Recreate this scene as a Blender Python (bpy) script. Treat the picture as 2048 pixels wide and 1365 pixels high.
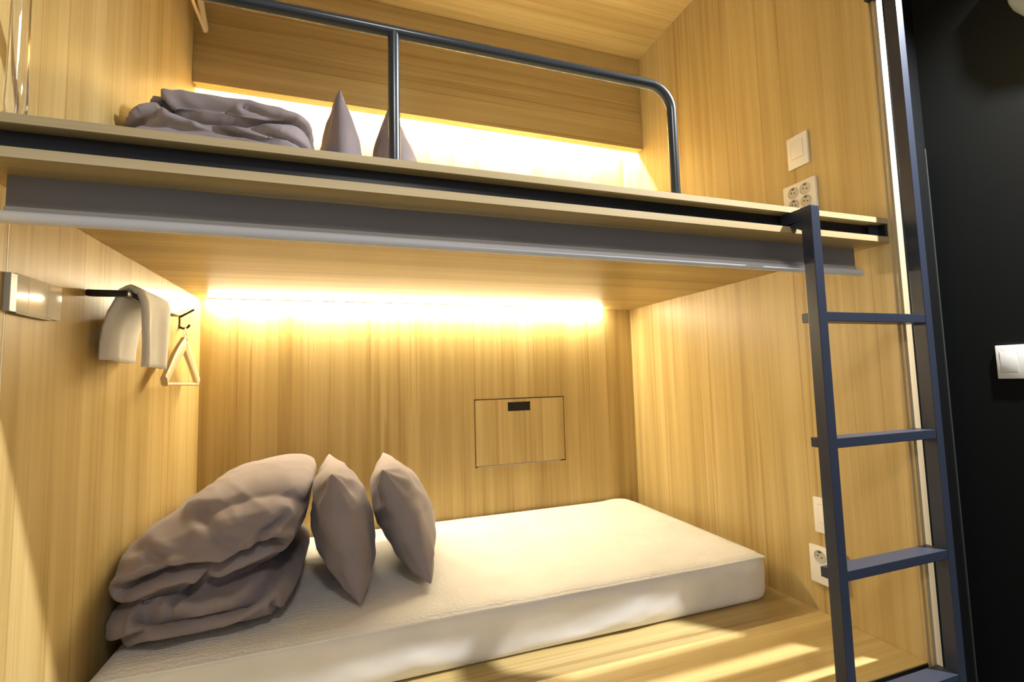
import bpy, bmesh, math, random
from mathutils import Vector, Matrix, noise

S = bpy.context.scene
for o in list(bpy.data.objects):
    bpy.data.objects.remove(o, do_unlink=True)
C = S.collection
R = math.radians

# ------------------------------------------------------------------ camera
cam = bpy.data.cameras.new('camera')
cam.sensor_width = 36.0
cam.lens = 960.13 / 2048 * 36
cam.clip_start = 0.01
co = bpy.data.objects.new('camera', cam); C.objects.link(co)
co.rotation_mode = 'XYZ'
co.location = (0.5692, -0.9268, 0.7917)
co.rotation_euler = (R(94.4973), R(1.5359), R(-18.9579))
S.camera = co

# ------------------------------------------------------------------ colour management
vs = S.view_settings
S.display_settings.display_device = 'sRGB'
vs.view_transform = 'Standard'; vs.look = 'None'
vs.exposure = 0.9; vs.gamma = 1.0
vs.use_curve_mapping = False

# ------------------------------------------------------------------ ambient of the rest of the dormitory
w = bpy.data.worlds.new('world'); S.world = w; w.use_nodes = True
w.node_tree.nodes['Background'].inputs[0].default_value = (0.95, 0.95, 1.0, 1)
w.node_tree.nodes['Background'].inputs[1].default_value = 0.25

# dimensions (metres); z = 0 is the lower bunk deck, y = 0 its front edge
L, D, H = 2.05, 1.348, 1.153
DECK2 = 1.225
TOP = 2.48
FLOOR = -0.45
WX, WY = 2.70, 0.25

# ceiling downlight of the aisle (cool), added fill lamp and LED strips of the bunks (warm)
def add_light(name, kind, loc, energy, color, **kw):
    l = bpy.data.lights.new(name, kind); l.energy = energy; l.color = color
    for k, v in kw.items(): setattr(l, k, v)
    o = bpy.data.objects.new(name, l); C.objects.link(o); o.location = loc
    return o
LAMP = Vector((2.50, -0.50, 2.435))
spot = add_light('aisle_beam', 'SPOT', LAMP, 320, (0.93, 0.96, 1.0), shadow_soft_size=0.024, spot_size=R(134), spot_blend=1.0)
spot.rotation_euler = (Vector((1.60, -0.10, 0.0)) - LAMP).to_track_quat('-Z', 'Y').to_euler()
FILL_LAMP = Vector((0.75, -1.75, 2.44))
fill_spot = add_light('aisle_beam', 'SPOT', FILL_LAMP, 40, (1.0, 0.94, 0.86), shadow_soft_size=0.20, spot_size=R(165), spot_blend=0.5)  # unseen fill lamp added to brighten the bunk fronts from the camera side
WARM = (1.0, 0.885, 0.63)
LED_LOW, LED_UP = 122.0, 330.0

# ------------------------------------------------------------------ materials
def mat(name, color, rough=0.5, metal=0.0, spec=0.5, **kw):
    m = bpy.data.materials.new(name); m.use_nodes = True
    b = m.node_tree.nodes['Principled BSDF']
    b.inputs['Base Color'].default_value = (*color, 1)
    b.inputs['Roughness'].default_value = rough
    b.inputs['Metallic'].default_value = metal
    b.inputs['Specular IOR Level'].default_value = spec
    for k, v in kw.items(): b.inputs[k].default_value = v
    return m

def wood(name, axis, c_dark, c_mid, c_light, rough=0.42, seed=0.0):
    m = bpy.data.materials.new(name); m.use_nodes = True
    nt = m.node_tree; N = nt.nodes; K = nt.links.new
    b = N['Principled BSDF']
    tc = N.new('ShaderNodeTexCoord')
    def band(sc_cross, sc_along, detail, rg=0.55, dist=0.0):
        mp = N.new('ShaderNodeMapping')
        s = [sc_cross] * 3; s['xyz'.index(axis)] = sc_along
        mp.inputs['Scale'].default_value = s
        mp.inputs['Location'].default_value = (seed, seed * 1.7, seed * .6)
        K(tc.outputs['Object'], mp.inputs['Vector'])
        n = N.new('ShaderNodeTexNoise'); n.inputs['Scale'].default_value = 1.0
        n.inputs['Detail'].default_value = detail; n.inputs['Roughness'].default_value = rg
        n.inputs['Distortion'].default_value = dist
        K(mp.outputs[0], n.inputs['Vector'])
        return n.outputs['Fac']
    broad = band(11, 0.35, 2.0, 0.5, 0.15)
    mid = band(46, 0.9, 3.0, 0.6)
    fine = band(210, 2.2, 2.0, 0.6)
    def mth(op, a, bb):
        x = N.new('ShaderNodeMath'); x.operation = op
        for i, v in enumerate((a, bb)):
            if isinstance(v, (int, float)): x.inputs[i].default_value = v
            else: K(v, x.inputs[i])
        return x.outputs[0]
    f = mth('ADD', mth('ADD', mth('MULTIPLY', broad, 0.50), mth('MULTIPLY', mid, 0.34)), mth('MULTIPLY', fine, 0.16))
    cr = N.new('ShaderNodeValToRGB')
    e = cr.color_ramp.elements
    e[0].position = 0.36; e[0].color = (*c_dark, 1)
    e[1].position = 0.64; e[1].color = (*c_light, 1)
    x = e.new(0.50); x.color = (*c_mid, 1)
    K(f, cr.inputs[0])
    # thin darker pores / cathedral lines
    pore = band(75, 0.55, 1.0, 0.4, 0.3)
    lt = mth('GREATER_THAN', pore, 0.66)
    mx = N.new('ShaderNodeMix'); mx.data_type = 'RGBA'; mx.blend_type = 'MULTIPLY'
    K(mth('MULTIPLY', lt, 0.38), mx.inputs[0])
    K(cr.outputs[0], mx.inputs[6]); mx.inputs[7].default_value = (0.55, 0.38, 0.2, 1)
    K(mx.outputs[2], b.inputs['Base Color'])
    b.inputs['Roughness'].default_value = rough
    b.inputs['Specular IOR Level'].default_value = 0.35
    bp = N.new('ShaderNodeBump'); bp.inputs['Strength'].default_value = 0.10; bp.inputs['Distance'].default_value = 0.002
    K(f, bp.inputs['Height']); K(bp.outputs[0], b.inputs['Normal'])
    return m

WD, WM, WL = (0.390, 0.268, 0.092), (0.510, 0.376, 0.150), (0.61, 0.465, 0.208)
wood_v = wood('wood_laminate_upright', 'z', WD, WM, WL)
wood_h = wood('wood_laminate_lengthwise', 'x', WD, WM, WL, seed=3.1)
edge_wood = wood('wood_edge_band', 'x', (0.44, 0.32, 0.15), (0.54, 0.41, 0.21), (0.62, 0.48, 0.26), seed=7.7)
edge_wood_v = mat('pale_edge_band', (0.70, 0.53, 0.30), 0.45)
black_paint = mat('black_wall_paint', (0.006, 0.0065, 0.0065), 0.5, 0.0, 0.18)
black_metal = mat('black_steel', (0.012, 0.012, 0.012), 0.35, 0.0)
slate_metal = mat('slate_powder_coat', (0.027, 0.033, 0.052), 0.38, 0.0, 0.45)
rail_metal = mat('gunmetal_tube', (0.060, 0.066, 0.068), 0.24, 0.35, 0.7)
white_plastic = mat('white_plastic', (0.90, 0.87, 0.80), 0.25)
gloss_plate = mat('glossy_pale_plate', (0.72, 0.68, 0.58), 0.13, 0.0, 0.9)
socket_grey = mat('socket_recess', (0.55, 0.52, 0.45), 0.4)
dark_hole = mat('dark_hole', (0.02, 0.018, 0.015), 0.6)
blind_fabric = mat('blind_fabric', (0.27, 0.245, 0.22), 0.85)
blind_bar_m = mat('blind_aluminium', (0.82, 0.81, 0.80), 0.45, 0.0)
hanger_wood = mat('pale_hanger_wood', (0.74, 0.60, 0.36), 0.45)
chrome = mat('chrome_wire', (0.75, 0.75, 0.75), 0.15, 1.0)
floor_m = mat('grey_floor', (0.10, 0.10, 0.10), 0.5)
ceil_m = mat('room_ceiling_paint', (0.35, 0.35, 0.36), 0.8)
grey_fix = mat('pale_grey_plastic', (0.42, 0.43, 0.41), 0.5)
seam_m = mat('light_seam', (0.72, 0.66, 0.50), 0.5)
clear = mat('clear_acrylic', (1, 1, 1), 0.02, 0.0, 0.5)
clear.node_tree.nodes['Principled BSDF'].inputs['Transmission Weight'].default_value = 1.0
clear.node_tree.nodes['Principled BSDF'].inputs['IOR'].default_value = 1.49

def cloth(name, col, sc=900, strength=0.15, quilt=False):
    m = bpy.data.materials.new(name); m.use_nodes = True
    nt = m.node_tree; N = nt.nodes; K = nt.links.new
    b = N['Principled BSDF']; b.inputs['Roughness'].default_value = 0.9
    b.inputs['Sheen Weight'].default_value = 0.15
    b.inputs['Specular IOR Level'].default_value = 0.15
    tc = N.new('ShaderNodeTexCoord')
    n = N.new('ShaderNodeTexNoise'); n.inputs['Scale'].default_value = 6; n.inputs['Detail'].default_value = 5
    K(tc.outputs['Object'], n.inputs['Vector'])
    cr = N.new('ShaderNodeValToRGB'); e = cr.color_ramp.elements
    e[0].position = .3; e[0].color = (*[c * .93 for c in col], 1); e[1].position = .7; e[1].color = (*[min(1, c * 1.05) for c in col], 1)
    K(n.outputs[0], cr.inputs[0]); K(cr.outputs[0], b.inputs['Base Color'])
    bp = N.new('ShaderNodeBump'); bp.inputs['Strength'].default_value = strength
    if quilt:
        bp.inputs['Distance'].default_value = 0.006
        wv = N.new('ShaderNodeTexWave'); wv.wave_type = 'BANDS'; wv.bands_direction = 'Y'
        wv.inputs['Scale'].default_value = 22; wv.inputs['Distortion'].default_value = 7.0
        wv.inputs['Detail'].default_value = 2; wv.inputs['Detail Scale'].default_value = 3
        K(tc.outputs['Object'], wv.inputs['Vector'])
        n2 = N.new('ShaderNodeTexNoise'); n2.inputs['Scale'].default_value = 140
        K(tc.outputs['Object'], n2.inputs['Vector'])
        ad = N.new('ShaderNodeMath'); ad.operation = 'ADD'
        K(wv.outputs[1], ad.inputs[0]); K(n2.outputs[0], ad.inputs[1])
        K(ad.outputs[0], bp.inputs['Height'])
    else:
        bp.inputs['Distance'].default_value = 0.001
        n2 = N.new('ShaderNodeTexNoise'); n2.inputs['Scale'].default_value = sc
        K(tc.outputs['Object'], n2.inputs['Vector']); K(n2.outputs[0], bp.inputs['Height'])
    K(bp.outputs[0], b.inputs['Normal'])
    return m
duvet_cloth = cloth('taupe_duvet_cotton', (0.290, 0.252, 0.266))
white_sheet = cloth('white_sheet', (0.82, 0.80, 0.76))
quilt_sheet = cloth('white_quilted_pad', (0.84, 0.82, 0.77), quilt=True, strength=0.28)
towel_cloth = cloth('white_towel', (0.90, 0.88, 0.84), sc=500, strength=0.5)

def emit(name, col, strength):
    m = bpy.data.materials.new(name); m.use_nodes = True
    b = m.node_tree.nodes['Principled BSDF']
    b.inputs['Base Color'].default_value = (0.9, 0.9, 0.85, 1)
    b.inputs['Emission Color'].default_value = (*col, 1)
    b.inputs['Emission Strength'].default_value = strength
    return m

# ------------------------------------------------------------------ mesh helpers
def MB(): return bmesh.new()
def box(bm, x0, x1, y0, y1, z0, z1, bev=0.0):
    vs_ = [bm.verts.new((x, y, z)) for x in (x0, x1) for y in (y0, y1) for z in (z0, z1)]
    idx = [(0, 1, 3, 2), (4, 6, 7, 5), (0, 4, 5, 1), (2, 3, 7, 6), (0, 2, 6, 4), (1, 5, 7, 3)]
    fs = [bm.faces.new([vs_[i] for i in f]) for f in idx]
    if bev:
        ed = {e for f in fs for e in f.edges}
        bmesh.ops.bevel(bm, geom=list(ed), offset=bev, segments=2, affect='EDGES', profile=0.6)
def tube(bm, pts, r, seg=16, cap=True):
    pts = [Vector(p) for p in pts]; rings = []
    up = None
    for i, p in enumerate(pts):
        t = ((pts[min(i + 1, len(pts) - 1)] - p).normalized() + (p - pts[max(i - 1, 0)]).normalized()).normalized() if 0 < i < len(pts) - 1 else (pts[1] - pts[0] if i == 0 else pts[-1] - pts[-2]).normalized()
        if up is None:
            up = t.orthogonal().normalized()
        up = (up - t * up.dot(t)).normalized()
        s = t.cross(up)
        rr = r[i] if isinstance(r, (list, tuple)) else r
        rings.append([bm.verts.new(p + (up * math.cos(a) + s * math.sin(a)) * rr) for a in [2 * math.pi * k / seg for k in range(seg)]])
    for a, b in zip(rings, rings[1:]):
        for k in range(seg):
            bm.faces.new((a[k], a[(k + 1) % seg], b[(k + 1) % seg], b[k]))
    if cap:
        bm.faces.new(rings[0][::-1]); bm.faces.new(rings[-1])
def disc_ring(bm, cx, cy, cz, prof, seg=32):
    """lathe around the x axis: prof = [(radius, x offset)]"""
    rings = []
    for r, dx in prof:
        if r == 0: rings.append([bm.verts.new((cx + dx, cy, cz))])
        else: rings.append([bm.verts.new((cx + dx, cy + r * math.cos(2 * math.pi * k / seg), cz + r * math.sin(2 * math.pi * k / seg))) for k in range(seg)])
    for a, b in zip(rings, rings[1:]):
        for k in range(seg):
            if len(b) == 1: bm.faces.new((a[k], a[(k + 1) % seg], b[0]))
            elif len(a) == 1: bm.faces.new((a[0], b[(k + 1) % seg], b[k]))
            else: bm.faces.new((a[k], a[(k + 1) % seg], b[(k + 1) % seg], b[k]))
def arc(c, r, a0, a1, n, plane='xz', fixed=0.0):
    out = []
    for i in range(n + 1):
        a = R(a0 + (a1 - a0) * i / n)
        u, v = c[0] + r * math.cos(a), c[1] + r * math.sin(a)
        out.append({'xz': (u, fixed, v), 'yz': (fixed, u, v), 'xy': (u, v, fixed)}[plane])
    return out
def obj(name, bm, m, parent=None, smooth=False, loc=None):
    me = bpy.data.meshes.new(name)
    bmesh.ops.recalc_face_normals(bm, faces=bm.faces)
    bm.to_mesh(me); bm.free()
    if smooth:
        for p in me.polygons: p.use_smooth = True
        if smooth == 'auto':
            try: me.set_sharp_from_angle(angle=R(40))
            except Exception: pass
    me.materials.append(m)
    o = bpy.data.objects.new(name, me); C.objects.link(o)
    if parent:
        o.parent = parent
        org = Vector(parent.location); q = parent.parent
        while q: org += q.location; q = q.parent
        me.transform(Matrix.Translation(-org))
    return o
def tag(o, label=None, cat=None, group=None, kind=None):
    if label: o['label'] = label
    if cat: o['category'] = cat
    if group: o['group'] = group
    if kind: o['kind'] = kind
    return o
def thing(name, loc, label, cat, group=None):
    o = bpy.data.objects.new(name, None); C.objects.link(o); o.location = loc
    o.empty_display_size = 0.05
    return tag(o, label, cat, group)
def struct(name, bm, m, parent=None):
    return tag(obj(name, bm, m, parent), kind='structure')
def copy_tree(o, parent=None):
    c = o.copy(); C.objects.link(c)
    if parent: c.parent = parent
    for ch in o.children: copy_tree(ch, c)
    return c

# ================================================================== THE SETTING
b = MB(); box(b, -2.4, WX, -3.2, WY + .3, FLOOR - .05, FLOOR); struct('floor', b, floor_m)
b = MB(); box(b, -2.4, WX + .1, -3.2, -0.03, 2.50, 2.55); box(b, 2.08, WX + .1, -.03, WY + .1, 2.50, 2.55); struct('ceiling_aisle', b, ceil_m)
b = MB(); box(b, 0, L, -0.02, D, TOP, TOP + .02); struct('ceiling', b, wood_h)
# left wall: two laminate sheets with a pale seam between them
b = MB(); box(b, -0.02, 0, 0.1555, D, FLOOR, TOP); box(b, -0.02, 0, -0.022, 0.1525, FLOOR, TOP); wl = struct('wall_left', b, wood_v)
b = MB(); box(b, -0.02, 0.0004, 0.1524, 0.1556, FLOOR, TOP); tag(obj('wall_seam', b, seam_m, wl), 'pale joint line between two sheets')
b = MB(); box(b, L, L + 0.005, 0.0, D, FLOOR, TOP); wr = struct('wall_right', b, wood_v)
b = MB(); box(b, L + .0003, L + .0048, -0.0010, -0.0002, FLOOR, 1.87); tag(obj('edge_band', b, edge_wood_v, wr), 'thin pale front edge')
b = MB(); box(b, L + .0056, L + .0425, -0.0095, D, FLOOR, TOP); tr = struct('trim_1', b, wood_v)
b = MB(); box(b, L + .0056, L + .0425, -0.0106, -0.0096, FLOOR, TOP); tag(obj('edge_band', b, edge_wood_v, tr), 'pale front edge of the end panel')
# back wall with the hatch opening
HX0, HX1, HZ0, HZ1 = 1.1535, 1.6302, 0.369, 0.696
b = MB()
box(b, 0, HX0, D, D + .02, FLOOR, TOP); box(b, HX1, L, D, D + .02, FLOOR, TOP)
box(b, HX0, HX1, D, D + .02, FLOOR, HZ0); box(b, HX0, HX1, D, D + .02, HZ1, TOP)
struct('wall_back', b, wood_v)
# black walls of the aisle
b = MB(); box(b, WX, WX + .1, -3.2, WY + .1, FLOOR, 2.50); struct('wall_aisle_right', b, black_paint)
b = MB(); box(b, L + .044, WX, WY, WY + .1, FLOOR, 2.50); struct('wall_aisle_back', b, black_paint)
b = MB(); box(b, L + .045, 2.592, 0.195, WY - .001, FLOOR + .001, 1.622, 0.002); tp = struct('trim_2', b, mat('matt_black_panel', (.0035, .0035, .0035), .7, 0, .1))  # assumed panel, coloured near-black where the alcove turns dark
b = MB(); box(b, 2.5925, 2.598, 0.192, WY - .001, FLOOR + .001, 1.60); tag(obj('edge_strip', b, mat('dull_metal_edge', (.10, .10, .09), .3, .6), tp), 'dull metal edge strip')

# ================================================================== BUNKS (built-in decks)
up = thing('upper_bunk', (1.0, 0.0, H), 'upper wooden bunk deck with black steel channel between its two front boards', 'bunk')
b = MB(); box(b, 0.001, L - .001, 0, D - .001, DECK2 - .0165, DECK2, .0012); obj('deck_board', b, wood_h, up)
b = MB(); box(b, 0.001, L - .001, 0, D - .001, H, H + .018, .0012); obj('base_board', b, wood_h, up)
for nm, z0, z1 in (('edge_band', DECK2 - .0165, DECK2), ('edge_band', H, H + .018)):
    b = MB(); box(b, 0.001, L - .001, -0.0012, -0.0002, z0 + .0006, z1 - .0006); tag(obj(nm, b, edge_wood, up), 'pale wood edge band')
b = MB()
box(b, 0.001, 1.995, 0.028, 0.031, H + .018, DECK2 - .0165)
box(b, 0.001, 1.995, 0.006, 0.028, H + .0182, H + .0212)
tag(obj('ladder_channel', b, black_metal, up), 'black steel channel the ladder hooks onto')
b = MB(); box(b, 1.997, 2.036, 0.018, 0.022, H + .0185, DECK2 - .017); tag(obj('end_bracket', b, slate_metal, up), 'slate blue end bracket')
b = MB(); box(b, 2.0365, 2.048, 0.002, 0.03, H + .0185, DECK2 - .017); obj('end_stop', b, black_metal, up)
b = MB(); box(b, 0.02, L - .02, 0.05, D - .02, H + .018, DECK2 - .0165); obj('core', b, wood_h, up)

lo = thing('lower_bunk', (1.0, 0.0, FLOOR), 'lower wooden bunk platform under the white mattress', 'bunk')
b = MB(); box(b, 0.001, L - .001, 0, D - .001, -.018, 0, .0012); obj('deck_board', b, wood_h, lo)
b = MB(); box(b, 0.001, L - .001, 0.03, 0.05, FLOOR, -.018); obj('kick_panel', b, wood_h, lo)
b = MB(); box(b, 0.001, L - .001, -.0022, -.0003, -.018, -.003); tag(obj('edge_trim', b, black_metal, lo), 'thin black front edge trim')

# valance hiding the upper LED strip
VY = 1.157
va = thing('light_valance', (1.0, VY, 1.982), 'horizontal-grained wooden valance board across the back of the upper bunk', 'valance')
b = MB(); box(b, 0.001, L - .001, VY, VY + .018, 1.982, TOP - .001, .0012); obj('front_board', b, wood_h, va)
b = MB(); box(b, 0.001, L - .001, VY + .018, VY + .045, 1.982, 1.998); obj('bottom_board', b, wood_h, va)

# small black block at the top of the end panel
hd = thing('corner_block', (2.05, -.02, 1.886), 'small black block on the end panel front at the photo\'s top edge', 'bracket')
b = MB(); box(b, 2.030, 2.062, -.030, -.0108, 1.886, 1.935, .0015); box(b, 2.030, 2.0495, -.0108, -.0015, 1.886, 1.935); obj('block', b, black_metal, hd)

# LED strips
def led(name, x0, x1, y, z, W_, label):
    t = thing(name, ((x0 + x1) / 2, y, z), label, 'light')
    b = MB(); box(b, x0, x1, y - .012, y + .012, z - .004, z); obj('housing', b, mat('led_housing', (.8, .8, .8), .5), t)
    n = 10; b = MB(); rings = []
    for x in (x0 + .004, x1 - .004):
        rings.append([b.verts.new((x, y - .010 * math.cos(math.pi * k / n), z - .0042 - .009 * math.sin(math.pi * k / n))) for k in range(n + 1)])
    for k in range(n): b.faces.new((rings[0][k], rings[0][k + 1], rings[1][k + 1], rings[1][k]))
    b.faces.new(rings[0]); b.faces.new(rings[1][::-1])
    b.faces.new((rings[0][0], rings[1][0], rings[1][-1], rings[0][-1]))
    tag(obj('diffuser', b, emit('led_glow', WARM, W_), t), 'glowing warm white diffuser')
    return t
led('led_strip', 0.03, 1.86, D - 0.026, H - .0002, LED_LOW, 'glowing warm LED strip where the lower bunk ceiling meets the back wall')
led('led_strip', 0.05, 2.0, D - 0.075, 2.12, LED_UP, 'warm LED strip hidden behind the upper valance, lighting the wall white')

# blind rolled down a little under the upper bunk
bl = thing('roller_blind', (1.0, 0.07, H), 'grey fabric roller blind with white bottom bar under the upper bunk', 'blind')
b = MB()
n = 60
for s, yy in ((0, .074), (1, .0748)):
    pass
cols = []
for i in range(n + 1):
    x = 0.036 + (2.006 - .036) * i / n
    yy = .074 + .0012 * math.sin(i * .7)
    cols.append([b.verts.new((x, yy + d, z)) for d, z in ((0, H - .0005), (0, 1.098), (.0012, 1.098), (.0012, H - .0005))])
for a, c in zip(cols, cols[1:]):
    for k in range(4): b.faces.new((a[k], a[(k + 1) % 4], c[(k + 1) % 4], c[k]))
b.faces.new(cols[0]); b.faces.new(cols[-1][::-1])
obj('fabric', b, blind_fabric, bl)
b = MB(); box(b, .036, 2.006, .069, .079, 1.086, 1.098, .002); tag(obj('hem', b, mat('blind_hem', (.40, .38, .35), .7), bl), 'paler grey hem')
b = MB(); tube(b, [(.020, .064, 1.0775), (.024, .064, 1.0775), (2.014, .064, 1.0775), (2.018, .064, 1.0775)], [.0085, .0105, .0105, .0085], 20)
tag(obj('bottom_bar', b, blind_bar_m, bl, smooth='auto'), 'rounded white aluminium bottom bar')

# guard rail
gr = thing('guard_rail', (.66, .04, DECK2), 'dark steel tube guard rail on the front of the upper bunk', 'guard rail')
GZ, GY, GR = 1.517, .04, .0122
b = MB()
pts = [(0.002, GY, GZ), (.3, GY, GZ), (.66, GY, GZ), (1.0, GY, GZ), (1.285, GY, GZ)] + arc((1.285, GZ - .062), .062, 90, 0, 12, 'xz', GY)[1:] + [(1.347, GY, DECK2)]
tube(b, pts, GR, 24); tag(obj('top_rail', b, rail_metal, gr, smooth='auto'), 'long tube bending down to its right post')
b = MB(); tube(b, [(.6615, GY, DECK2), (.6615, GY, GZ)], GR * .97, 24); obj('post', b, rail_metal, gr, smooth='auto')

# clear tube at the far left
ct = MB()
prof = [(0, 0), (.0115, .0), (.0140, .004), (.0145, .03), (.0135, .09), (.0125, .2), (.0125, .266)]
rings = []
for r, z in prof:
    rings.append([ct.verts.new((.060 + r * math.cos(2 * math.pi * k / 32), .040 + r * math.sin(2 * math.pi * k / 32), DECK2 + .0005 + z)) for k in range(32)] if r else [ct.verts.new((.060, .04, DECK2 + .0005))])
inner = [(.0105, .266), (.0105, .2), (.0115, .09), (.0122, .03), (.0095, .012), (0, .011)]
for r, z in inner:
    rings.append([ct.verts.new((.060 + r * math.cos(2 * math.pi * k / 32), .040 + r * math.sin(2 * math.pi * k / 32), DECK2 + .0005 + z)) for k in range(32)] if r else [ct.verts.new((.060, .04, DECK2 + .0005 + z))])
for a, c in zip(rings, rings[1:]):
    for k in range(32):
        if len(a) == 1: ct.faces.new((a[0], c[k], c[(k + 1) % 32]))
        elif len(c) == 1: ct.faces.new((a[k], a[(k + 1) % 32], c[0]))
        else: ct.faces.new((a[k], a[(k + 1) % 32], c[(k + 1) % 32], c[k]))
tag(obj('clear_tube', ct, clear, None, smooth='auto'), 'tall slim clear plastic tube standing at the left end of the upper bunk edge', 'tube')

# ================================================================== ladder
ld = thing('bunk_ladder', (1.87, -.05, FLOOR), 'slate blue metal ladder with flat rungs in front of the bunks\' right end', 'ladder')
FY, BY = -.065, -.035
b = MB(); box(b, 1.668, 1.6965, FY, BY, FLOOR, 1.2075, .0015); obj('stile', b, slate_metal, ld)
b = MB(); box(b, 2.0625, 2.0895, FY, BY + .002, FLOOR, 2.44, .0015); tag(obj('stile', b, slate_metal, ld), 'taller right stile running up out of the photo')
for zt in (.937, .6255, .3125, .0005):
    b = MB(); box(b, 1.6968, 2.0622, FY + .0012, -.0165, zt - .0235, zt, .0012)
    box(b, 1.669, 1.6975, BY + .0004, -.0165, zt - .0235, zt, .0008)
    obj('rung', b, slate_metal, ld)
b = MB(); box(b, 1.669, 1.6960, BY - .001, .026, 1.176, 1.2068, .001)
obj('hook_arm', b, slate_metal, ld)
b = MB()
q = [(1.670, -.034, 1.176), (1.670, .004, 1.1725), (1.695, .004, 1.1725), (1.695, -.034, 1.176), (1.670, -.034, 1.150), (1.695, -.034, 1.150)]
v = [b.verts.new(p) for p in q]
for f in ((0, 1, 2, 3), (0, 4, 1), (3, 2, 5), (0, 3, 5, 4), (4, 5, 2, 1)): b.faces.new([v[i] for i in f])
obj('gusset', b, slate_metal, ld)

# ================================================================== hatch in the back wall
ha = thing('wall_hatch', (1.39, D, HZ0), 'square wooden hatch door with black slot handle in the lower back wall', 'hatch')
g = .0042
HNX0, HNX1, HNZ0, HNZ1 = 1.325, 1.445, .631, .676
b = MB()
box(b, HX0 + g, HNX0, D + .0004, D + .018, HZ0 + g * 1.5, HZ1 - g); box(b, HNX1, HX1 - g, D + .0004, D + .018, HZ0 + g * 1.5, HZ1 - g)
box(b, HNX0, HNX1, D + .0004, D + .018, HZ0 + g * 1.5, HNZ0); box(b, HNX0, HNX1, D + .0004, D + .018, HNZ1, HZ1 - g)
dr = obj('hatch_door', b, wood_v, ha)
b = MB(); box(b, HNX0, HNX1, D + .010, D + .017, HNZ0, HNZ1)
tag(obj('slot_handle', b, black_metal, dr), 'black recessed slot handle')
b = MB(); box(b, HX0 - .002, HX1 + .002, D + .0205, D + .024, HZ0 - .002, HZ1 + .002); obj('backing', b, dark_hole, ha)
b = MB(); box(b, HX0 + .012, HX1 - .03, D - .0015, D + .006, HZ0 + .0006, HZ0 + .0046); tag(obj('hinge_strip', b, mat('hinge_metal', (.5, .47, .4), .3, .5), ha), 'pale metal hinge strip')

# ================================================================== plates on walls
def rounded_plate(b, x0, x1, y0, y1, z0, z1, r=.004, bev=.003):
    """plate whose thin direction is x (or y)"""
    box(b, x0, x1, y0, y1, z0, z1, bev)
def switch(z, label, y0=.223, w=.0785, h=.114, xw=L, group=None, rock=None):
    t = thing('light_switch', (xw, y0 + w / 2, z), label, 'switch', group)
    b = MB(); box(b, xw - .009, xw - .0001, y0, y0 + w, z, z + h, .0028); obj('cover_plate', b, white_plastic, t, smooth='auto')
    ry0, ry1, rz0, rz1 = rock or (y0 + .017, y0 + w - .017, z + .033, z + h - .022)
    b = MB(); box(b, xw - .0094, xw - .0088, ry0 - .0012, ry1 + .0012, rz0 - .0012, rz1 + .0012); tag(obj('rocker_gap', b, socket_grey, t), 'thin grey outline round the rocker')
    b = MB(); box(b, xw - .0103, xw - .0090, ry0, ry1, rz0, rz1, .0007); obj('rocker', b, white_plastic, t, smooth='auto')
    return t
switch(1.4935, 'cream light switch on the right wall of the upper bunk')
switch(.260, 'cream light switch behind the ladder on the lower right wall')
switch(.7465, 'white light switch on the black wall at the photo\'s right edge', y0=.0195, w=.079, h=.114, xw=WX, rock=(.0415, .0870, .768, .8365))

def socket(zt, label, spots):
    h, w, y0 = .121, .1235, .2035
    t = thing('power_socket', (L, y0 + w / 2, zt - h), label, 'socket')
    b = MB(); box(b, L - .012, L - .0001, y0, y0 + w, zt - h, zt, .0035); obj('cover_plate', b, white_plastic, t, smooth='auto')
    for (y, z) in spots:
        # round recessed well: raised ring + sunken-looking cup
        b = MB(); disc_ring(b, L, y, z, [(.0205, -.0119), (.0205, -.0135), (.0178, -.0138), (.0170, -.0128), (.0165, -.0123), (0, -.0122)])
        s = tag(obj('outlet', b, socket_grey, t, smooth='auto'), 'round grey outlet well')
        b = MB()
        for d in (-1, 1):
            disc_ring(b, L, y + d * .0065, z + d * .0022, [(.0026, -.0122), (.0026, -.0127), (0, -.0128)], 12)
        tag(obj('pin_holes', b, dark_hole, s), 'two dark pin holes')
        b = MB(); box(b, L - .0131, L - .0123, y - .005, y + .005, z + .0115, z + .0162); obj('earth_clip', b, dark_hole, s)
    return t
socket(1.440, 'cream power socket with four round outlets just above the upper bunk edge', [(y, z) for y in (.2405, .2865) for z in (1.4085, 1.3655)])
socket(.2145, 'cream power socket low on the wall behind the ladder', [(.2880, .1825), (.2420, .1825)])

# glossy plate on the left wall
gp = thing('key_card_panel', (0, .23, .935), 'glossy pale wall plate reflecting light at the photo\'s left edge', 'wall plate')
b = MB(); box(b, .0002, .008, .168, .3135, .936, 1.006, .0012); obj('glossy_face', b, gloss_plate, gp, smooth='auto')
b = MB(); box(b, .0002, .010, .148, .1665, .934, 1.003, .001); tag(obj('side_strip', b, mat('grey_plastic', (.42, .40, .34), .3), gp), 'matt grey strip at its left end')
for yy in (.204, .266):
    b = MB(); box(b, .0080, .0084, yy, yy + .0008, .938, 1.004); obj('joint_line', b, socket_grey, gp)
b = MB(); box(b, .0002, .010, .166, .275, .9318, .9358, .0006); tag(obj('bottom_lip', b, mat('dark_lip_metal', (.25, .22, .16), .5), gp), 'dark lower lip')  # lower lip in a darker brown than the plate

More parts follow.
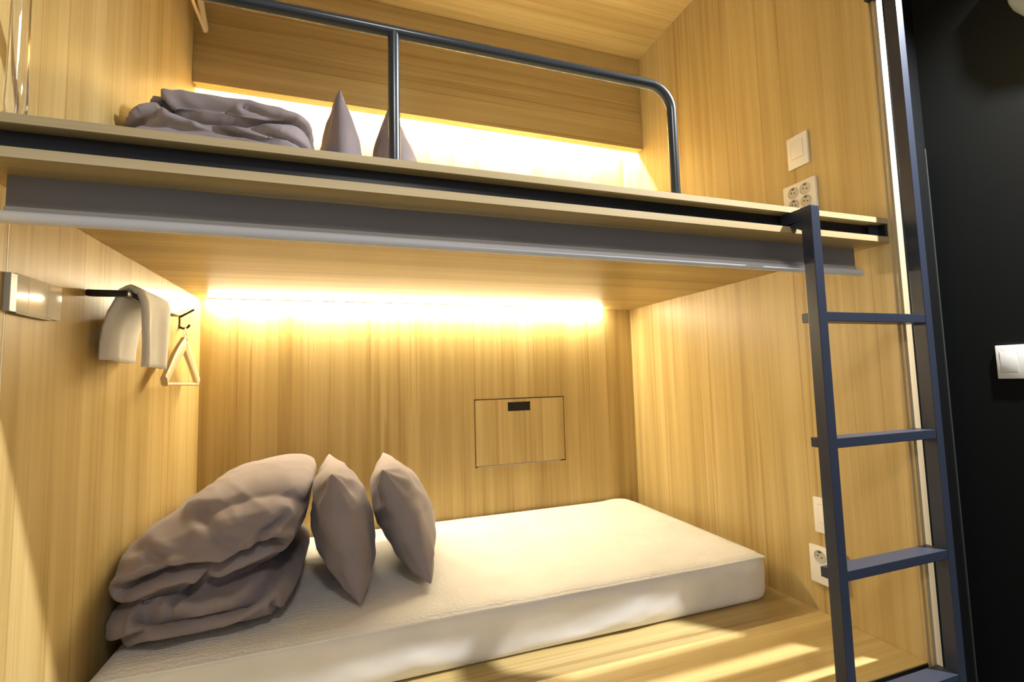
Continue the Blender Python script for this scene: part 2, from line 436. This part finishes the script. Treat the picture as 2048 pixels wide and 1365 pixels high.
# pale grey fixture in the top right corner
fx = MB()
prof = []
bm = fx
ys = [-.047, -.050, -.060, -.095, -.16, -.24, -.26]
zs = [2.04, 1.985, 1.955, 1.90, 1.875, 1.885, 1.93]
top = [2.16, 2.165, 2.17, 2.17, 2.17, 2.16, 2.15]
ra, rb = [], []
for y, z, t_ in zip(ys, zs, top):
    ra.append((bm.verts.new((WX - .0005, y, z)), bm.verts.new((WX - .045, y + .004 * 0, z + .006)), bm.verts.new((WX - .055, y, z + .03)), bm.verts.new((WX - .055, y, t_ - .02)), bm.verts.new((WX - .0005, y, t_))))
for a, c in zip(ra, ra[1:]):
    for k in range(5): bm.faces.new((a[k], a[(k + 1) % 5], c[(k + 1) % 5], c[k]))
bm.faces.new(ra[0]); bm.faces.new(ra[-1][::-1])
tag(obj('wall_fixture', fx, grey_fix, None, smooth='auto'), 'pale grey rounded fixture on the black wall, cut by the photo\'s top right corner', 'wall fixture')

# ================================================================== towel bar, towel, hooks, hangers
tb = thing('towel_bar', (0, .6, 1.02), 'flat black towel bar on the left wall of the lower bunk', 'towel bar')
b = MB()
box(b, .0003, .082, .424, .440, 1.009, 1.0245, .004)
obj('arm', b, black_metal, tb, smooth='auto')
b = MB(); box(b, .0003, .082, .770, .786, 1.009, 1.0245, .004); obj('arm', b, black_metal, tb, smooth='auto')
b = MB(); box(b, .068, .083, .4235, .7865, 1.009, 1.0245, .004); obj('crossbar', b, black_metal, tb, smooth='auto')

def towel():
    b = MB()
    th = .0085
    # centre line from back hem up over the bar and down to the front hem (x, z); y-extents vary along it
    path = [(.022, .862), (.022, .90), (.026, .94), (.036, .975), (.050, 1.005), (.0575, 1.026), (.0755, 1.0365), (.0925, 1.027), (.0975, 1.005), (.097, .975), (.096, .93), (.095, .89), (.094, .845)]
    # resample
    P = []
    for (x0, z0), (x1, z1) in zip(path, path[1:]):
        for k in range(4): P.append((x0 + (x1 - x0) * k / 4, z0 + (z1 - z0) * k / 4))
    P.append(path[-1]); n = len(P)
    ext = []
    for i in range(n):
        t = i / (n - 1)
        ya = .447 + max(0, t - .55) * .10
        yb = .635 + .008 * math.sin(t * 4)
        ext.append((ya, yb))
    m = 22
    layers = []
    for side in (-1, 1):
        rows = []
        for i, (x, z) in enumerate(P):
            p0 = P[max(0, i - 1)]; p1 = P[min(n - 1, i + 1)]
            tx, tz = p1[0] - p0[0], p1[1] - p0[1]; l = math.hypot(tx, tz)
            nx, nz = -tz / l, tx / l
            ya, yb = ext[i]
            row = []
            for j in range(m + 1):
                s = j / m
                e = min(s, 1 - s)
                hh = th * (1 - max(0, 1 - e / .05) ** 2) ** .5 if e < .05 else th
                hh = max(hh, .0006)
                far = abs(i / (n - 1) - .48)
                wob = .0065 * far * 2 * math.sin(s * 7 + i * .05) + .003 * far * math.sin(s * 17 + 1)
                y = ya + (yb - ya) * s
                row.append(b.verts.new((x + nx * (hh * side * -1) + wob * (1 if nx else 0), y, z + nz * hh * side * -1 + .003 * math.sin(s * 5) * far)))
            rows.append(row)
        layers.append(rows)
    A, B_ = layers
    for rows, fl in ((A, False), (B_, True)):
        for i in range(n - 1):
            for j in range(m):
                b.faces.new((rows[i][j], rows[i][j + 1], rows[i + 1][j + 1], rows[i + 1][j]))
    for i in range(n - 1):
        b.faces.new((A[i][0], A[i + 1][0], B_[i + 1][0], B_[i][0])); b.faces.new((A[i][m], A[i + 1][m], B_[i + 1][m], B_[i][m]))
    for j in range(m):
        b.faces.new((A[0][j], A[0][j + 1], B_[0][j + 1], B_[0][j])); b.faces.new((A[-1][j], A[-1][j + 1], B_[-1][j + 1], B_[-1][j]))
    return b
tw = obj('towel', towel(), towel_cloth, None, smooth=True)
tag(tw, 'white towel folded over the black bar in the lower bunk', 'towel')

hk = thing('coat_hook', (0, 1.085, 1.0), 'small black double coat hook on the left wall by the towel', 'hook')
b = MB(); box(b, .0003, .004, 1.079, 1.091, 1.004, 1.051, .001); obj('back_plate', b, black_metal, hk)
b = MB(); tube(b, [(.002, 1.085, 1.046), (.012, 1.085, 1.052), (.028, 1.085, 1.062), (.046, 1.085, 1.074)], [.0044, .0040, .0036, .0042], 10); tag(obj('prong', b, black_metal, hk, smooth='auto'), 'long upper prong')
b = MB(); tube(b, [(.002, 1.085, 1.008), (.012, 1.085, 1.004), (.022, 1.085, 1.005), (.029, 1.085, 1.011), (.032, 1.085, 1.018)], [.0044, .004, .004, .004, .0044], 10); tag(obj('prong', b, black_metal, hk, smooth='auto'), 'short curled lower prong')

def hanger(label, dz=0.0, group=None):
    yc, x, za = .972, .047, .952
    t = thing('coat_hanger', (x, yc, .80 + dz), label, 'hanger')
    base = (0, 0, dz)
    b = MB(); pts = [(x, yc, za + .0 + dz), (x, yc + .0, za + .018 + dz)]
    pts += [(x - .012 * (1 - math.cos(R(a))) * .9, yc + .055 + .0 * a - .055 + .1 * (a / 200) * 1.1, za + .03 + dz + .018 * math.sin(R(a)) * 1.1) for a in range(0, 201, 20)]
    tube(b, pts, .0015, 8); tag(obj('wire_hook', b, chrome, t, smooth='auto'), 'thin metal hook')
    for s, nm in ((-1, 'shoulder'), (1, 'shoulder')):
        b = MB()
        ye = .178 if s < 0 else .160
        rows = []
        n = 14
        for i in range(n + 1):
            u = i / n
            y = yc + s * (u * ye)
            z = za + dz - .138 * (u ** .86) + .014 * math.sin(math.pi * min(1, u * 1.15)) * (1 if u < .87 else 0)
            z = za + dz - .008 - (.132) * (u ** .92) + .010 * math.sin(math.pi * u)
            hw = .0150 + .005 * math.sin(math.pi * min(1, u + .2)); tx = .009
            xx = x + .012 * math.sin(math.pi * u / 2) * 0
            k = s * .55
            rows.append([b.verts.new((xx + a * tx, y + bb * hw * k * .9, z + bb * hw)) for a, bb in ((-1, -.6), (-.6, -1), (.6, -1), (1, -.6), (1, .6), (.6, 1), (-.6, 1), (-1, .6))])
        for a, c in zip(rows, rows[1:]):
            for k in range(8): b.faces.new((a[k], a[(k + 1) % 8], c[(k + 1) % 8], c[k]))
        b.faces.new(rows[0]); b.faces.new(rows[-1][::-1])
        obj(nm, b, hanger_wood, t, smooth='auto')
    b = MB(); tube(b, [(x, yc - .172, .803 + dz), (x, yc + .156, .803 + dz)], .0055, 12); obj('trouser_bar', b, hanger_wood, t, smooth='auto')
    return t
hanger('pale wooden coat hanger below the black hook in the lower bunk')
hk2 = copy_tree(hk); hk2.location.z += 1.372; hk2.location.x -= 0; hk2['label'] = 'black double coat hook high in the upper bunk, above the photo\'s top edge'
hanger('pale wooden coat hanger high in the upper bunk, mostly above the photo\'s top edge', 1.372)

# ================================================================== mattresses
def rounded_slab(x0, x1, y0, y1, z0, z1, rc, rv, nz=8, wob=0.0, seed=0, nseg=110):
    """closed slab with rounded corners in plan (rc) and rounded vertical profile (rv)"""
    b = MB(); prof = []
    h = z1 - z0
    for k in range(nz + 1):
        a = -math.pi / 2 + math.pi * k / nz
        e = .55
        c, s = math.cos(a), math.sin(a)
        ins = rv * (1 - abs(c) ** e)
        z = z0 + h * .5 + h * .5 * math.copysign(abs(s) ** .8, s)
        prof.append((ins, z))
    def outline(ins):
        pts = []
        r = max(rc - ins, .004)
        cs = [(x1 - ins - r, y0 + ins + r, -90), (x1 - ins - r, y1 - ins - r, 0), (x0 + ins + r, y1 - ins - r, 90), (x0 + ins + r, y0 + ins + r, 180)]
        for i, (cx, cy, a0) in enumerate(cs):
            for k in range(9):
                a = R(a0 + 90 * k / 8); pts.append((cx + r * math.cos(a), cy + r * math.sin(a)))
            nx = cs[(i + 1) % 4]; a = R(a0 + 90)
            e0 = pts[-1]; a1 = R(nx[2]); e1 = (nx[0] + r * math.cos(a1), nx[1] + r * math.sin(a1))
            m = nseg if i in (1, 3) else 30
            for k in range(1, m): pts.append((e0[0] + (e1[0] - e0[0]) * k / m, e0[1] + (e1[1] - e0[1]) * k / m))
        return pts
    rings = []
    for ins, z in prof:
        ring = []
        for (x, y) in outline(ins):
            nn = noise.noise(Vector((x * 4 + seed, y * 4, z * 9))) * wob
            n2 = noise.noise(Vector((x * 13 + seed, y * 13, z * 40))) * wob * .35
            mid = math.sin(math.pi * (z - z0) / h)
            ring.append(b.verts.new((x + (nn + n2) * (.6 if abs(x - (x0 + x1) / 2) > (x1 - x0) * .45 else .1) * mid, y + (nn + n2) * mid, z)))
        rings.append(ring)
    for a, c in zip(rings, rings[1:]):
        m = len(a)
        for k in range(m): b.faces.new((a[k], a[(k + 1) % m], c[(k + 1) % m], c[k]))
    b.faces.new(rings[0][::-1]); b.faces.new(rings[-1])
    return b
def mattress(z, label, name='mattress'):
    t = thing(name, (1.0, .9, z), label, 'mattress')
    b = rounded_slab(.022, 1.990, .425, 1.335, z + .0005, z + .146, .075, .034, 12, .022, z)
    obj('mattress_body', b, white_sheet, t, smooth='auto')
    # quilted top pad, a thin sheet lying over the body and overhanging slightly
    b = MB(); nx, ny = 150, 70
    x0, x1, y0, y1 = .028, 1.966, .437, 1.330
    grid = {}
    for s in (0, 1):
        for i in range(nx + 1):
            for j in range(ny + 1):
                u, v_ = i / nx, j / ny
                x, y = x0 + (x1 - x0) * u, y0 + (y1 - y0) * v_
                # round the corners a little in plan
                du, dv = min(u, 1 - u) * (x1 - x0), min(v_, 1 - v_) * (y1 - y0)
                rc = .05
                if du < rc and dv < rc and v_ > .5:
                    cx = x0 + rc if u < .5 else x1 - rc
                    cy = y0 + rc if v_ < .5 else y1 - rc
                    d = math.hypot(x - cx, y - cy)
                    mx = max(abs(x - cx), abs(y - cy))
                    if d > 1e-6: x, y = cx + (x - cx) * mx / d, cy + (y - cy) * mx / d
                edge = min(du, dv)
                zz = z + .147 + .0045 * s
                zz -= .010 * max(0, 1 - edge / .035) ** 2
                if u > .5 and dv > 0 and v_ > .85: zz += .006 * math.exp(-((x - 1.88) / .05) ** 2)
                zz += .0020 * noise.noise(Vector((x * 3, y * 3, z))) * min(1, edge / .05)
                yy = y + .003 * noise.noise(Vector((x * 6, 0, 0))) * (1 - v_)
                grid[s, i, j] = b.verts.new((x, yy, zz + .002))
    for i in range(nx):
        for j in range(ny):
            b.faces.new([grid[1, a, c] for a, c in ((i, j), (i + 1, j), (i + 1, j + 1), (i, j + 1))])
            b.faces.new([grid[0, a, c] for a, c in ((i, j), (i, j + 1), (i + 1, j + 1), (i + 1, j))])
    for i in range(nx):
        for j in (0, ny): b.faces.new([grid[0, i, j], grid[0, i + 1, j], grid[1, i + 1, j], grid[1, i, j]])
    for j in range(ny):
        for i in (0, nx): b.faces.new([grid[0, i, j], grid[0, i, j + 1], grid[1, i, j + 1], grid[1, i, j]])
    tag(obj('quilted_pad', b, quilt_sheet, t, smooth='auto'), 'thin white quilted pad')
    return t
mattress(0.0, 'white mattress with quilted pad lying on the lower bunk')
mattress(DECK2, 'white mattress on the upper bunk, hidden behind the deck edge')

# ================================================================== pillows
def pillow_bm(hw, hh, th, seed, n=64):
    """upright pillow: long side along y, height along z, thin along x; centred"""
    b = MB(); V = {}
    for s in (-1, 1):
        for i in range(n + 1):
            for j in range(n + 1):
                u, v_ = -1 + 2 * i / n, -1 + 2 * j / n
                if s == -1 and (i in (0, n) or j in (0, n)):
                    V[s, i, j] = V.get((1, i, j)); continue
                pass
    for s in (1, -1):
        for i in range(n + 1):
            for j in range(n + 1):
                u, v_ = -math.cos(math.pi * i / n), -math.cos(math.pi * j / n)
                border = i in (0, n) or j in (0, n)
                if s == -1 and border:
                    V[s, i, j] = V[1, i, j]; continue
                # sides pinch inward between the corners
                y = hw * u * (1 - .085 * (1 - v_ * v_) * u * u)
                z = hh * v_ * (1 - .065 * (1 - u * u) * v_ * v_)
                f = max(0, (1 - u * u)) ** .46 * max(0, (1 - v_ * v_)) ** .46
                x = s * th * f
                wr = noise.noise(Vector((y * 9 + seed, z * 9, s * 3.0))) * .014
                # gathers that radiate from the corners
                for cu, cv in ((-1, -1), (-1, 1), (1, -1), (1, 1)):
                    dy, dz = y - cu * hw, z - cv * hh
                    rr = math.hypot(dy, dz); an = math.atan2(dz, dy)
                    wr += .0042 * math.exp(-((rr - .07) / .06) ** 2) * math.sin(an * 11 + seed + cu * 2)
                wr -= .013 * abs(noise.noise(Vector((y * 4 - z * 7 + seed, z * 14 + y * 5, s * 7.0))))
                x += s * wr * min(1, f * 2.2)
                V[s, i, j] = b.verts.new((x, y, z))
    for s in (1, -1):
        for i in range(n):
            for j in range(n):
                q = [V[s, i, j], V[s, i + 1, j], V[s, i + 1, j + 1], V[s, i, j + 1]]
                b.faces.new(q if s == 1 else q[::-1])
    return b
def pillow(px, py, pz, lean, yaw, label, grp, seed, hw=.29, hh=.189, th=.095, pitch=0.0):
    b = pillow_bm(hw, hh, th, seed)
    o = obj('pillow', b, duvet_cloth, None, smooth=True)
    M = Matrix.Rotation(R(yaw), 4, 'Z') @ Matrix.Rotation(R(lean), 4, 'Y') @ Matrix.Rotation(R(pitch), 4, 'X')
    for v_ in o.data.vertices: v_.co = M @ v_.co
    mz = min(v_.co.z for v_ in o.data.vertices)
    # soft settling on the mattress
    for v_ in o.data.vertices:
        v_.co.z = max(v_.co.z, mz + .012)
    mz += .012
    o.location = (px, py, pz - mz + .0005)
    # thin seam line along the edge is a child mesh
    return tag(o, label, 'pillow', grp)
MZ = .1565
pillow(.556, .845, MZ, -12, 3, 'taupe pillow leaning against the folded duvet on the lower bunk', 'pillows on the lower bunk', 1.3, pitch=-2)
pillow(.764, .900, MZ, -22, -3, 'right-hand taupe pillow standing on the lower mattress, apart from the duvet', 'pillows on the lower bunk', 6.1, pitch=-3)
pillow(.552, .985, DECK2 + MZ, -4, 2, 'grey-mauve pillow tip standing beside the folded duvet on the upper bunk', 'pillows on the upper bunk', 3.7, hh=.200, th=.082)
pillow(.765, 1.045, DECK2 + MZ, -12, -2, 'grey-mauve pillow tip behind the middle guard rail post', 'pillows on the upper bunk', 8.9, hh=.204)

# ================================================================== folded duvets
def superbox(b, c, h, e=2.6, n=40, shear=(0, 0), dent=None):
    """superellipsoid cushion, centre c, half sizes h"""
    rings = []
    f = lambda w, ex: math.copysign(abs(w) ** (2 / ex), w)
    for i in range(1, n):
        a = -math.pi / 2 + math.pi * i / n
        ring = []
        for k in range(2 * n):
            t = math.pi * k / n
            x = f(math.cos(a), e) * f(math.cos(t), 5.5) * h[0]; y = f(math.cos(a), e) * f(math.sin(t), 5.5) * h[1]; z = f(math.sin(a), e) * h[2]
            z += shear[0] * x + shear[1] * y
            ring.append(b.verts.new((c[0] + x, c[1] + y, c[2] + z)))
        rings.append(ring)
    m = 2 * n
    for a, d in zip(rings, rings[1:]):
        for k in range(m): b.faces.new((a[k], a[(k + 1) % m], d[(k + 1) % m], d[k]))
    b.faces.new(rings[0][::-1]); b.faces.new(rings[-1])

def seg_dist(px, pz, a, c):
    ax, az = a; bx, bz = c
    dx, dz = bx - ax, bz - az
    l2 = dx * dx + dz * dz
    t = max(0, min(1, ((px - ax) * dx + (pz - az) * dz) / l2)) if l2 else 0
    return math.hypot(px - ax - t * dx, pz - az - t * dz)

def duvet(label, pads, creases, z0, xmin, warp, seed, name='folded_duvet', ymax=1.325):
    b = MB()
    for p in pads: superbox(b, **p)
    o = obj(name, b, duvet_cloth, None)
    md = o.modifiers.new('r', 'REMESH'); md.mode = 'VOXEL'; md.voxel_size = .0068
    sm = o.modifiers.new('s', 'SMOOTH'); sm.iterations = 4; sm.factor = .5
    dg = bpy.context.evaluated_depsgraph_get()
    me = bpy.data.meshes.new_from_object(o.evaluated_get(dg))
    o.modifiers.clear(); o.data = me
    for p in me.polygons: p.use_smooth = True
    nor = [v_.normal.copy() for v_ in me.vertices]
    for v_, nn in zip(me.vertices, nor):
        x, y, z = v_.co
        front = max(0, -nn.y) ** .5
        d = 0
        if front > .05:
            for line, wdt, dep in creases:
                m = min(seg_dist(x, z, a, c) for a, c in zip(line, line[1:]))
                d -= dep * math.exp(-(m / wdt) ** 2) * front
                d += dep * .35 * math.exp(-((m - wdt * 2.2) / (wdt * 1.3)) ** 2) * front
        # long soft wrinkles, roughly along the folds
        q = Vector((x * 3.2 + z * 2 + seed, y * 3.0, z * 10 - x * 3))
        r1 = 1 - abs(noise.noise(q)) * 2
        q2 = Vector((x * 8 - z * 5 + seed * 2, y * 6, z * 26 + x * 9))
        r2 = 1 - abs(noise.noise(q2)) * 2
        d += .008 * (r1 - .55) + .0036 * (max(0, r2) ** 2 - .3)
        d += .007 * noise.noise(Vector((x * 5 + seed, y * 5, z * 5)))
        v_.co = v_.co + nn * d
        v_.co.z = max(v_.co.z, z0); v_.co.x = max(v_.co.x, xmin); v_.co.y = min(v_.co.y, ymax)
    s2 = o.modifiers.new('s', 'SMOOTH'); s2.iterations = 1; s2.factor = .4
    return tag(o, label, 'duvet')

cr = [
 ([(.05, .30), (.136, .330), (.198, .334), (.264, .332), (.308, .348), (.378, .372), (.40, .362)], .0090, .068),
 ([(.264, .332), (.22, .307), (.194, .275), (.150, .235)], .007, .026),
 ([(.10, .238), (.147, .228), (.222, .212), (.299, .224), (.356, .250), (.452, .300)], .0095, .055),
 ([(.02, .172), (.057, .186), (.116, .214), (.189, .232), (.254, .232)], .007, .026),
 ([(.386, .222), (.392, .18), (.384, .155)], .006, .022),
 ([(.337, .362), (.360, .400), (.404, .427)], .007, .022),
 ([(.030, .372), (.080, .384), (.133, .357), (.150, .335)], .009, .016),
 ([(.195, .446), (.263, .390), (.308, .372)], .012, .014),
]
duvet('folded taupe duvet piled against the left wall on the lower bunk', [
    dict(c=(.216, .865, .214), h=(.222, .364, .068), e=2.4, shear=(.04, 0)),
    dict(c=(.222, .885, .358), h=(.224, .350, .118), e=2.3, shear=(.24, .02)),
    dict(c=(.290, .930, .455), h=(.168, .295, .072), e=2.2, shear=(.12, .03)),
    ], cr, MZ + .0005, .004, None, 2.0)
Z2 = DECK2
cr2 = [
 ([(.01, 1.50), (.06, 1.53), (.10, 1.545), (.131, 1.523), (.20, 1.512), (.266, 1.512), (.39, 1.530), (.46, 1.548)], .008, .045),
 ([(.079, 1.60), (.10, 1.56), (.131, 1.523)], .008, .022),
 ([(.30, 1.56), (.36, 1.545), (.42, 1.55)], .006, .014),
 ([(.20, 1.50), (.32, 1.475), (.42, 1.46)], .007, .018),
 ([(.26, 1.515), (.38, 1.49), (.47, 1.485)], .006, .016),
 ([(.02, 1.46), (.07, 1.50), (.11, 1.52)], .008, .02),
]
duvet('folded grey-mauve duvet on the upper bunk beside the left wall', [
    dict(c=(.235, .80, 1.445), h=(.232, .30, .072), e=2.4),
    dict(c=(.240, .80, 1.505), h=(.232, .29, .055), e=2.4),
    dict(c=(.262, .79, 1.572), h=(.205, .28, .060), e=2.3, shear=(-.03, .03)),
    ], cr2, Z2 + MZ + .0005, .004, None, 9.0)

# ================================================================== aisle ceiling downlight and added fill lamp
for lp, sp, lb in ((LAMP, spot, 'recessed ceiling downlight above the ladder end of the aisle'), (FILL_LAMP, fill_spot, 'added fill lamp in a downlight housing above the middle of the aisle')):
    t = thing('aisle_light', (lp.x, lp.y, 2.4995), lb, 'ceiling light')
    b = MB(); m = 24
    rings = []
    for r, z in ((.055, 2.4995), (.055, 2.492), (.046, 2.492), (.040, 2.4985)):
        rings.append([b.verts.new((lp.x + r * math.cos(2 * math.pi * k / m), lp.y + r * math.sin(2 * math.pi * k / m), z)) for k in range(m)])
    for a, c in zip(rings, rings[1:]):
        for k in range(m): b.faces.new((a[k], a[(k + 1) % m], c[(k + 1) % m], c[k]))
    b.faces.new(rings[-1])
    obj('housing', b, white_plastic, t)
    sp.parent = t; sp.location = Vector(lp) - Vector(t.location)
